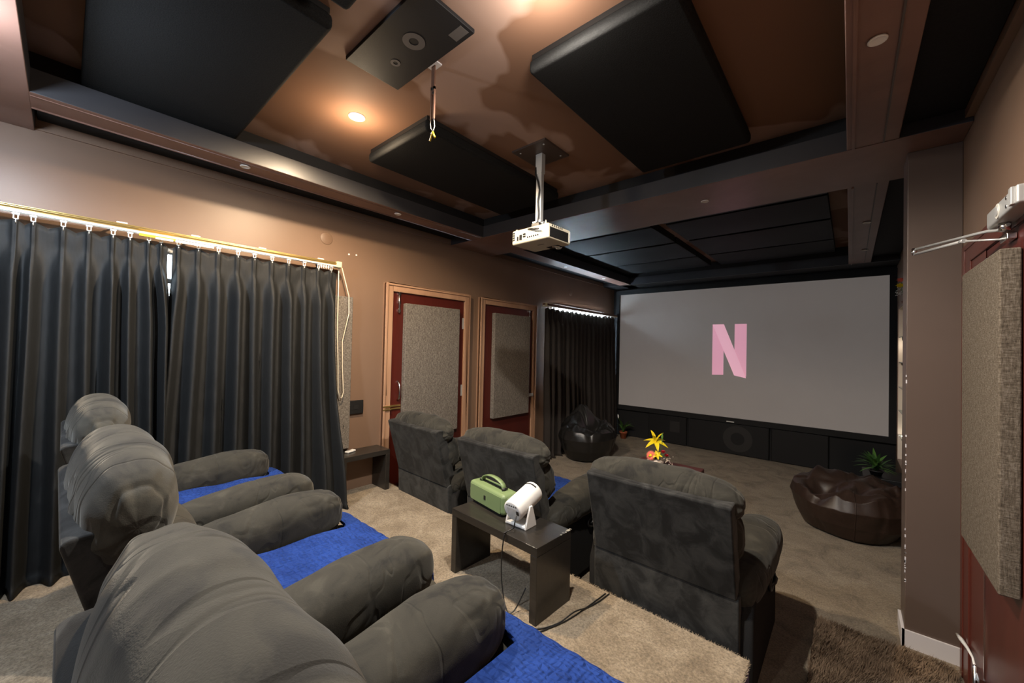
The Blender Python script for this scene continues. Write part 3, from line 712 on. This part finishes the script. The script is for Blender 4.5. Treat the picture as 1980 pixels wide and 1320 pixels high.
tag(o, 'thin black cable looping round the foot of the side table', 'cable')

# ------------------------------------------------------------------ recliners (origin: floor under the rear top edge, facing +Y)
def recliner(label):
    t = thing('recliner', label, 'recliner', (0, 0, 0), 0, 'dark grey recliners')
    # back shell
    poly = [(0, .862), (.012, .872), (.085, .876), (.200, .47), (.115, .44)]
    MB().prism_x(poly, -.335, .335).build('back_shell', M['suede_flat'], t, bevel=.014, seg=3)
    # rear skirt
    MB().prism_x([(.118, .445), (.135, .455), (.17, .455), (.17, .03), (.135, .03)], -.345, .345).build('rear_skirt', M['suede_flat'], t, bevel=.008)
    box(-.285, .285, .14, .80, .04, .33).build('base_frame', M['suede_dark'], t, bevel=.01)
    # back cushions
    hr = MB().puff((0, 0, 0), (.374, .090, .131), 2.25, math.radians(-6), 190, 120, 'X', amp=.007, fr=(7, 2.4, 2.4), pinch=.012, seed=1.3, crease=.004, pe=.82).build('headrest', M['suede_x'], t, (0, .103, .876))
    MB().puff((0, .175, .690), (.350, .080, .135), 3.2, math.radians(12), 64, 48, 'X', amp=.009, fr=(12, 2, 2), pinch=.016, seed=4.1).build('back_cushion', M['suede_x'], t)
    MB().puff((0, .235, .530), (.235, .075, .11), 3.0, math.radians(12), 48, 32, 'X', amp=.008, fr=(10, 2, 2), pinch=.012, seed=7.7).build('lumbar_cushion', M['suede_x'], t)
    for s in (-1, 1):
        # side panel with a sloping top edge
        x0, x1 = sorted((s * .285, s * .395))
        MB().prism_x([(.15, .03), (.80, .03), (.80, .42), (.70, .47), (.34, .47), (.19, .44), (.15, .35)], x0, x1).build('side_panel', M['suede_dark'], t, bevel=.02, seg=3)
        def warp(P, s=s):
            u = P.y / .345                                     # -1 rear .. 1 front
            P.z = P.z * (.86 + .18 * smooth(-1, .9, u)) + .030 * u - .012 * u * u
            P.x = P.x * (.88 + .16 * smooth(-.9, .8, u))
            return P
        MB().puff((s * .322, .500, .490), (.112, .345, .104), 2.7, 0, 80, 110, 'Y', warp, .006, (3, 8, 3), .010, 2.2 * s + 5, None, .003).build('armrest', M['suede_y'], t)
    MB().puff((0, .50, .345), (.212, .34, .10), 3.4, 0, 40, 32, 'Y', amp=.005, pinch=.01, seed=3).build('seat_cushion', M['suede_y'], t)
    MB().puff((0, .845, .345), (.385, .070, .082), 3.2, 0, 40, 32, 'X', amp=.006, pinch=.012, seed=6).build('footrest_pad', M['suede_x'], t)
    MB().puff((0, .845, .19), (.38, .055, .085), 3.2, 0, 40, 32, 'X', amp=.006, pinch=.012, seed=8).build('footrest_pad', M['suede_x'], t)
    # recline lever in an oval bezel on the right side
    hd = MB()
    ring = [(.402, .60 + .075 * math.cos(a), .345 + .034 * math.sin(a)) for a in [2 * PI * k / 24 for k in range(25)]]
    hd.tube(ring, .007, 8)
    lv = hd.build('lever_bezel', M['black'], t)
    MB().tube([(.397, .555, .335), (.415, .59, .348), (.415, .63, .352), (.400, .655, .356)], .009, 8).build('recline_lever', M['black'], lv)
    return t
proto = recliner('rear-row recliner nearest the camera, its big headrest filling the lower left')
proto.location = (-.467, .0, ZR)
def put(label, x, y, z, rz=0, low=False):
    c = copy_tree(proto); c.location = (x, y, z); c.rotation_euler = (0, 0, math.radians(rz)); c['label'] = label
    if low:
        for k in bpy.data.objects:
            if k.parent == c and k.name.startswith('headrest'): k.scale = (.97, 1, .80); k.location.z = .850; k.location.y = .118
    return c
put('middle recliner of the rear row', -1.432, .0, ZR, .5)
put('rear-row recliner farthest from the camera, against the black curtain', -2.395, .0, ZR, 0)
put('front-row recliner beside the red doors, leftmost of its row', -2.605, 1.80, 0, -1.5, True)
put('middle recliner of the front row, behind the green speaker', -1.71, 1.79, 0, -.5, True)
put('front-row recliner nearest the right wall, its full back showing', -.692, 1.79, 0, 0, True)
# quilts draped over seat and footrest
PATH = [(.30, .475), (.36, .458), (.55, .452), (.74, .452), (.82, .446), (.880, .440), (.914, .42), (.927, .38), (.930, .28), (.928, .16), (.925, .10)]
def quilt(label, cx, cy, z, seed):
    t = thing('quilt', label, 'quilt', (cx, cy, z), 0, 'blue quilts')
    sp_ = spline([(0, a, b) for a, b in PATH], 7); n = len(sp_) - 1
    def fn(u, v):
        p = sp_[min(int(round(v * n)), n)]
        g = smooth(.815, .86, p.y); x = (u * 2 - 1) * .205
        x += g * ((-.185) * (1 - u) + .045 * u)
        w = .006 * noise.noise(Vector((x * 9 + seed, p.y * 9, p.z * 6))) + .004 * math.sin((x * 3 + p.y) * 30) * .4
        return (x, p.y + (w if p.z < .42 else 0), p.z + (w if p.z >= .42 else 0) + .004)
    o = MB().grid(fn, 60, n).build('cover', M['quilt'], t); so = o.modifiers.new('t', 'SOLIDIFY'); so.thickness = .012; so.offset = 1
    return t
quilt('blue quilt on the rear recliner nearest the camera', -.467, 0, ZR, 1)
quilt('blue quilt on the middle rear recliner', -1.432, 0, ZR, 2)
quilt('blue quilt on the far rear recliner by the curtain', -2.395, 0, ZR, 3)
quilt('blue quilt just showing on the middle front recliner', -1.71, 1.79, 0, 4)

# ------------------------------------------------------------------ bean bags
def beanbag(name, label, loc, rx, ry, hz, mat, seed, peak=0, rz=0, dent=(.1, .1), deep=.42, dw=.12, seams=(0, 1, 2)):
    t = thing(name, label, 'bean bag', loc, rz, 'bean bags')
    def fn(a, b):
        th = 2 * PI * a; v = b
        prof = [(0.02, .0), (.60, .0), (.76, .04), (.92, .32), (1.0, .64), (.94, .84), (.74, .97), (.42, 1.0), (.0, .97)]
        k = v * (len(prof) - 1); i = min(int(k), len(prof) - 2); s = k - i; s = s * s * (3 - 2 * s)
        r = prof[i][0] + (prof[i + 1][0] - prof[i][0]) * s; z = prof[i][1] + (prof[i + 1][1] - prof[i][1]) * s
        x, y = r * math.cos(th), r * math.sin(th)
        pan = .035 * -abs(math.sin(th * 3)) ** .3 * 0 - .03 * math.exp(-((math.sin(th * 3)) / .08) ** 2) * math.sin(PI * min(1, v * 1.1))
        q = 1 + pan + .05 * noise.noise(Vector((x * 1.7 + seed, y * 1.7, z * 2))) + .022 * noise.noise(Vector((x * 5, y * 5 + seed, z * 4)))
        X, Y = x * q * rx, y * q * ry
        dd = math.exp(-(((x - dent[0]) ** 2 + (y - dent[1]) ** 2) / dw))
        up = smooth(.55, .95, z)
        Z = hz * z - up * dd * hz * deep + up * hz * .10 * noise.noise(Vector((x * 3.2 + seed, y * 3.2, 1)))
        Z += up * peak * math.exp(-(((x + .35) ** 2 + (y - .25) ** 2) / .16))
        Z += up * .035 * (1 - min(1, 4 * abs(noise.noise(Vector((x * 1.6, y * 1.6, seed)))))) ** 2 - up * .03 * (1 - min(1, 5 * abs(noise.noise(Vector((x * 1.9, y * 1.9, seed + 9)))))) ** 2
        return (X, Y, max(Z, 0))
    MB().grid(fn, 120, 64).build('bag', mat, t)
    for k in seams:
        pts = [Vector(fn((k / 6) % 1, j / 64)) * 1.002 for j in range(12, 52)]
        MB().tube(pts, .004, 6).build('seam_piping', mat, t)
    return t
beanbag('bean_bag', 'black leather bean bag in the corner by the far curtain', (-2.78, 4.86, .002), .38, .48, .46, M['leather_b'], 2.0, .24, math.radians(10), (.25, -.1))
beanbag('bean_bag', 'dark brown leather bean bag against the right wall', (-.0, 4.52, .002), .41, .46, .41, M['leather_br'], 5.0, 0, math.radians(0), (-.42, -.32), .62, .085, (4.6,))

# ------------------------------------------------------------------ plants
def blade(mb, base, az, L, w, rise, droop, n=10, fold=.25):
    pts = []
    d = Vector((math.cos(az), math.sin(az), 0)); sd = Vector((-math.sin(az), math.cos(az), 0))
    def fn(u, v):
        s = v; ww = w * math.sin(PI * min(1, .06 + .94 * s)) ** .8 * (1 if s < .98 else .3)
        p = Vector(base) + d * (L * s * (.35 + .65 * s)) + Vector((0, 0, rise * s - droop * s * s))
        k = (u - .5) * 2
        return p + sd * (k * ww) + Vector((0, 0, abs(k) * ww * fold))
    mb.grid(fn, 2, n)
def pot(t, r, h, mat):
    MB().lathe([(r * .70, 0), (r * .95, h * .82), (r * 1.05, h * .82), (r * 1.05, h), (r * .92, h), (r * .88, h * .86), (.001, h * .86)], n=28).build('pot', mat, t)
    MB().lathe([(.001, h * .84), (r * .90, h * .88), (.001, h * .90)], n=20).build('soil', M['soil'], t)
t = thing('potted_lily', 'small peace lily in terracotta pot at the foot of the screen wall', 'plant', (-2.90, 6.28, 0))
pot(t, .062, .115, M['terracotta'])
rnd = random.Random(5)
for k in range(12):
    mb = MB(); a = k * 2.4; L = rnd.uniform(.12, .24)
    blade(mb, (0, 0, .10), a, L, rnd.uniform(.016, .026), rnd.uniform(.2, .34), rnd.uniform(.05, .2))
    mb.build('leaf', M['leaf'] if k % 3 else M['leaf2'], t)
mb = MB().tube([(0, 0, .1), (-.03, -.03, .25), (-.07, -.05, .34)], .003, 6); mb.build('stem', M['leaf2'], t)
mb = MB(); blade(mb, (-.07, -.05, .335), 2.6, .02, .014, .07, 0); mb.build('flower', M['white'], t)
# subwoofer and fern behind the right bean bag
t = thing('subwoofer', 'black cube subwoofer half hidden behind the brown bean bag', 'speaker', (.24, 5.30, 0))
box(-.14, .17, -.20, .20, .02, .34).build('cabinet', M['black'], t, bevel=.008)
box(-.12, .15, -.205, -.2, .05, .32).build('grille', M['grille'], t)
for sx in (-.1, .12):
    for sy in (-.15, .15): MB().cyl((sx, sy, 0), (sx, sy, .022), .02, n=12).build('foot', M['black'], t)
t = thing('potted_fern', 'leafy green plant standing on the subwoofer near the right wall', 'plant', (.20, 5.20, .34))
pot(t, .055, .05, M['black'])
for k in range(44):
    mb = MB(); blade(mb, (0, 0, .04), k * 2.4 + rnd.uniform(-.2, .2), rnd.uniform(.09, .19), rnd.uniform(.010, .017), rnd.uniform(.10, .24), rnd.uniform(.02, .16))
    mb.build('leaf', M['leaf'] if k % 3 else M['leaf2'], t)

def petal_ring(n, L, w, rise, droop, z0=0, tw=0, az0=0):
    mb = MB()
    for k in range(n): blade(mb, (0, 0, z0), az0 + 2 * PI * k / n, L, w, rise, droop)
    return mb
# low table with the bright flower arrangement, hidden behind the front right recliner
VX, VY = -1.33, 3.56
ot = thing('coffee_table', 'low maroon table in front of the front row, hidden behind a recliner', 'table', (-1.25, 3.55, 0))
box(-.28, .28, -.22, .22, .40, .46).build('top', M['maroon'], ot, bevel=.01)
for sx in (-1, 1):
    for sy in (-1, 1): box(sx * .24 - .02, sx * .24 + .02, sy * .18 - .02, sy * .18 + .02, 0, .40).build('leg', M['maroon'], ot)
t = thing('flower_arrangement', 'yellow lily and coral gerbera arrangement in a pale bowl', 'flowers', (VX, VY, .46))
MB().lathe([(.03, 0), (.06, .012), (.075, .04), (.055, .06), (.045, .062), (.001, .055)], n=24).build('bowl', M['shelf_in'], t)
def stemf(p, rx, ry):
    return Matrix.Translation(p) @ Matrix.Rotation(rx, 4, 'X') @ Matrix.Rotation(ry, 4, 'Y')
def place(mb, M4): mb.v = [tuple(M4 @ Vector(p)) for p in mb.v]; return mb
place(petal_ring(6, .115, .021, .085, .10), stemf((0, 0, .20), .35, .15)).build('lily', M['lily'], t)
place(petal_ring(3, .07, .016, .13, .03, 0, 0, .5), stemf((0, 0, .20), .2, .05)).build('lily', M['lily'], t)
place(petal_ring(6, .05, .012, .06, .05), stemf((.03, -.05, .10), .7, .3)).build('lily', M['lily'], t)
g = place(petal_ring(22, .048, .006, .006, .006), stemf((-.015, -.075, .10), 1.15, -.15)).build('gerbera', M['gerb'], t)
place(MB().lathe([(.001, .008), (.012, .007), (.015, 0)], n=16), stemf((-.015, -.077, .10), 1.15, -.15)).build('centre', M['lily'], g)
for p in ((.075, -.02, .125), (.095, .01, .09)):
    mb = MB(); 
    for q in range(3): place_mb = petal_ring(5, .028 - q * .006, .012, .02 + q * .006, .008, 0, 0, q * .6); mb.add([Vector(v) + Vector(p) for v in place_mb.v], place_mb.f, True)
    mb.build('rose', M['rose'], t)
mb = MB()
for k in range(40):
    c = Vector((rnd.uniform(.06, .17), rnd.uniform(-.05, .05), rnd.uniform(.0, .09)))
    mb.cyl(c, c + Vector((0, 0, .006)), .005, .002, n=6)
mb.build('small_blossoms', M['shelf_in'], t)
MB().tube([(.03, 0, .06), (.055, 0, .20), (.058, 0, .25)], .003, 6).lathe([(.001, .0), (.008, .012), (.010, .035), (.004, .06), (.001, .066)], (.058, 0, .235), 12).build('bud', M['leaf2'], t)
mb = MB()
for k in range(7): blade(mb, (0, 0, .05), k * .9, .12, .012, .10, .06)
mb.build('foliage', M['leaf2'], t)

# ------------------------------------------------------------------ display cabinet on the right wall behind the pillar
CZ0, CZ1, CYa, CYb = .56, 1.94, 4.05, 5.0
t = thing('display_cabinet', 'tall narrow wall cabinet with glass shelves seen past the pillar', 'cabinet', (XR, 4.97, CZ0))
H = CZ1 - CZ0
MB().box(-.092, 0, -.92, -.905, 0, H).box(-.092, 0, 0, .015, 0, H).box(-.092, 0, -.92, .015, H - .015, H).box(-.092, 0, -.92, .015, 0, .015).build('carcass', M['shelf_fr'], t)
MB().box(-.008, 0, -.905, 0, .015, H - .015).box(-.088, -.008, -.004, 0, .015, H - .015).box(-.088, -.008, -.905, -.901, .015, H - .015).box(-.088, -.008, -.905, 0, H - .018, H - .015).build('lining', M['shelf_in'], t)
for z in (.797, 1.015, 1.225, 1.447, 1.668): box(-.086, -.008, -.90, -.004, z - CZ0 - .004, z - CZ0 + .002).build('glass_shelf', M['glass'], t)
for z, y in ((1.447, -.05), (1.668, -.09)):
    MB().lathe([(.001, -.03), (.01, -.028), (.012, -.004)], (-.06, y, z - CZ0), 12).build('shelf_light', M['black'], t)
for z in (.80, 1.60):
    l = bpy.data.lights.new('shelf_lamp', 'POINT'); l.energy = .16; l.color = (1, .9, .75); l.shadow_soft_size = .01
    o = bpy.data.objects.new('shelf_lamp', l); COL.objects.link(o); o.location = (XR - .06, 4.88, z)
t = thing('flower_basket', 'mixed flowers on top of the wall cabinet by the pillar', 'flowers', (.375, 4.90, CZ1 + .0))
MB().lathe([(.022, 0), (.036, .05), (.034, .055), (.001, .05)], n=16).build('pot', M['shelf_fr'], t)
for k, (mt, c) in enumerate(((M['gerb'], (-.035, 0, .24)), (M['lily'], (-.04, -.01, .19)), (M['rose'], (.0, 0, .25)), (M['gerb'], (.01, -.03, .20)))):
    place(petal_ring(8, .032, .009, .012, .008), Matrix.Translation(c) @ Matrix.Rotation(.9, 4, 'X')).build('blossom', mt, t)
    MB().tube([(0, 0, .05), (c[0] * .5, c[1] * .5, c[2] * .6), c], .002, 5).build('stem', M['leaf2'], t)
mb = MB()
for k in range(34):
    c = Vector((-.05 + rnd.uniform(-.018, .03), rnd.uniform(-.03, .03), rnd.uniform(.10, .17))); mb.cyl(c, c + Vector((0, 0, .006)), .004, .002, n=6)
mb.build('small_blossoms', M['white'], t)

# ------------------------------------------------------------------ shaggy mat
t = thing('shaggy_mat', 'brown shaggy door mat on the lower floor beside the pillar', 'mat', (.125, 2.33, 0))
def rrect(hx, hy, r, n=8):
    out = []
    for cx, cy, a0 in ((hx - r, hy - r, 0), (-hx + r, hy - r, PI / 2), (-hx + r, -hy + r, PI), (hx - r, -hy + r, 1.5 * PI)):
        out += [(cx + r * math.cos(a0 + PI / 2 * k / n), cy + r * math.sin(a0 + PI / 2 * k / n)) for k in range(n + 1)]
    return out
MHX, MHY = .262, .50
MB().prism(rrect(MHX, MHY, .05), 0, .012).build('backing', M['shag2'], t)
mb = MB(); vs = []; fs = []
for k in range(26000):
    x, y = random.uniform(-MHX, MHX), random.uniform(-MHY, MHY)
    if abs(x) > MHX - .05 and abs(y) > MHY - .05 and math.hypot(abs(x) - MHX + .05, abs(y) - MHY + .05) > .05: continue
    a = random.uniform(0, 2 * PI); f = noise.noise(Vector((x * 6, y * 6, 0))) * 3
    lean = Vector((math.cos(f), math.sin(f), 0)) * .012 + Vector((random.gauss(0, .008), random.gauss(0, .008), 0))
    hgt = random.uniform(.022, .036); w = .0022
    b = Vector((x, y, .010)); s = Vector((math.cos(a) * w, math.sin(a) * w, 0)); i = len(vs)
    vs += [b - s, b + s, b + lean + Vector((0, 0, hgt))]; fs.append((i, i + 1, i + 2))
mb.v = [tuple(v) for v in vs]; mb.f = fs; mb.smooth = [False] * len(fs)
o = mb.build('pile', M['shag'], t); o['kind'] = 'stuff'

# fringe of carpet fibres along the riser edge
mb = MB(); vs = []; fs = []
edge = [(-3.2, 1.966), (-2.2, 1.92), (-1.178, 1.876), (-.30, 1.859), (-.286, 1.25)]
seg = [(Vector((*edge[i], 0)), Vector((*edge[i + 1], 0))) for i in range(len(edge) - 1)]
for a, b_ in seg:
    for k in range(int((b_ - a).length * 900)):
        p = a.lerp(b_, random.random()); q = Vector((random.uniform(-.004, .012), random.uniform(-.006, .010), random.uniform(-.006, .008)))
        p = p + Vector((0, 0, ZR - .004)); i = len(vs); w = .0018
        vs += [p + Vector((-w, 0, 0)), p + Vector((w, 0, 0)), p + q + Vector((0, 0, .006))]; fs.append((i, i + 1, i + 2))
mb.v = [tuple(v) for v in vs]; mb.f = fs; mb.smooth = [False] * len(fs)
o = mb.build('carpet_fringe', M['carpet']); o['kind'] = 'stuff'; o['label'] = 'frayed beige carpet fibres along the riser edge'; o['category'] = 'carpet fringe'

# ------------------------------------------------------------------ world and camera
w = bpy.data.worlds.new('world'); SC.world = w; w.use_nodes = True
w.node_tree.nodes['Background'].inputs['Color'].default_value = (.5, .6, .7, 1)
w.node_tree.nodes['Background'].inputs['Strength'].default_value = .3
cd = bpy.data.cameras.new('camera'); cam = bpy.data.objects.new('camera', cd); COL.objects.link(cam)
cd.sensor_width = 36; cd.lens = 752.598 / 1980 * 36; cd.clip_start = .02
cam.matrix_world = Matrix.Translation((0, 0, 1.5)) @ Matrix.Rotation(.715135, 4, 'Z') @ Matrix.Rotation(PI / 2 + .0153578, 4, 'X') @ Matrix.Rotation(.0225581, 4, 'Z')
SC.camera = cam
SC.view_settings.view_transform = 'Standard'; SC.view_settings.look = 'None'
SC.view_settings.gamma = 1; SC.view_settings.use_curve_mapping = False
SC.view_settings.exposure = .45
SC.cycles.max_bounces = 12; SC.cycles.diffuse_bounces = 8
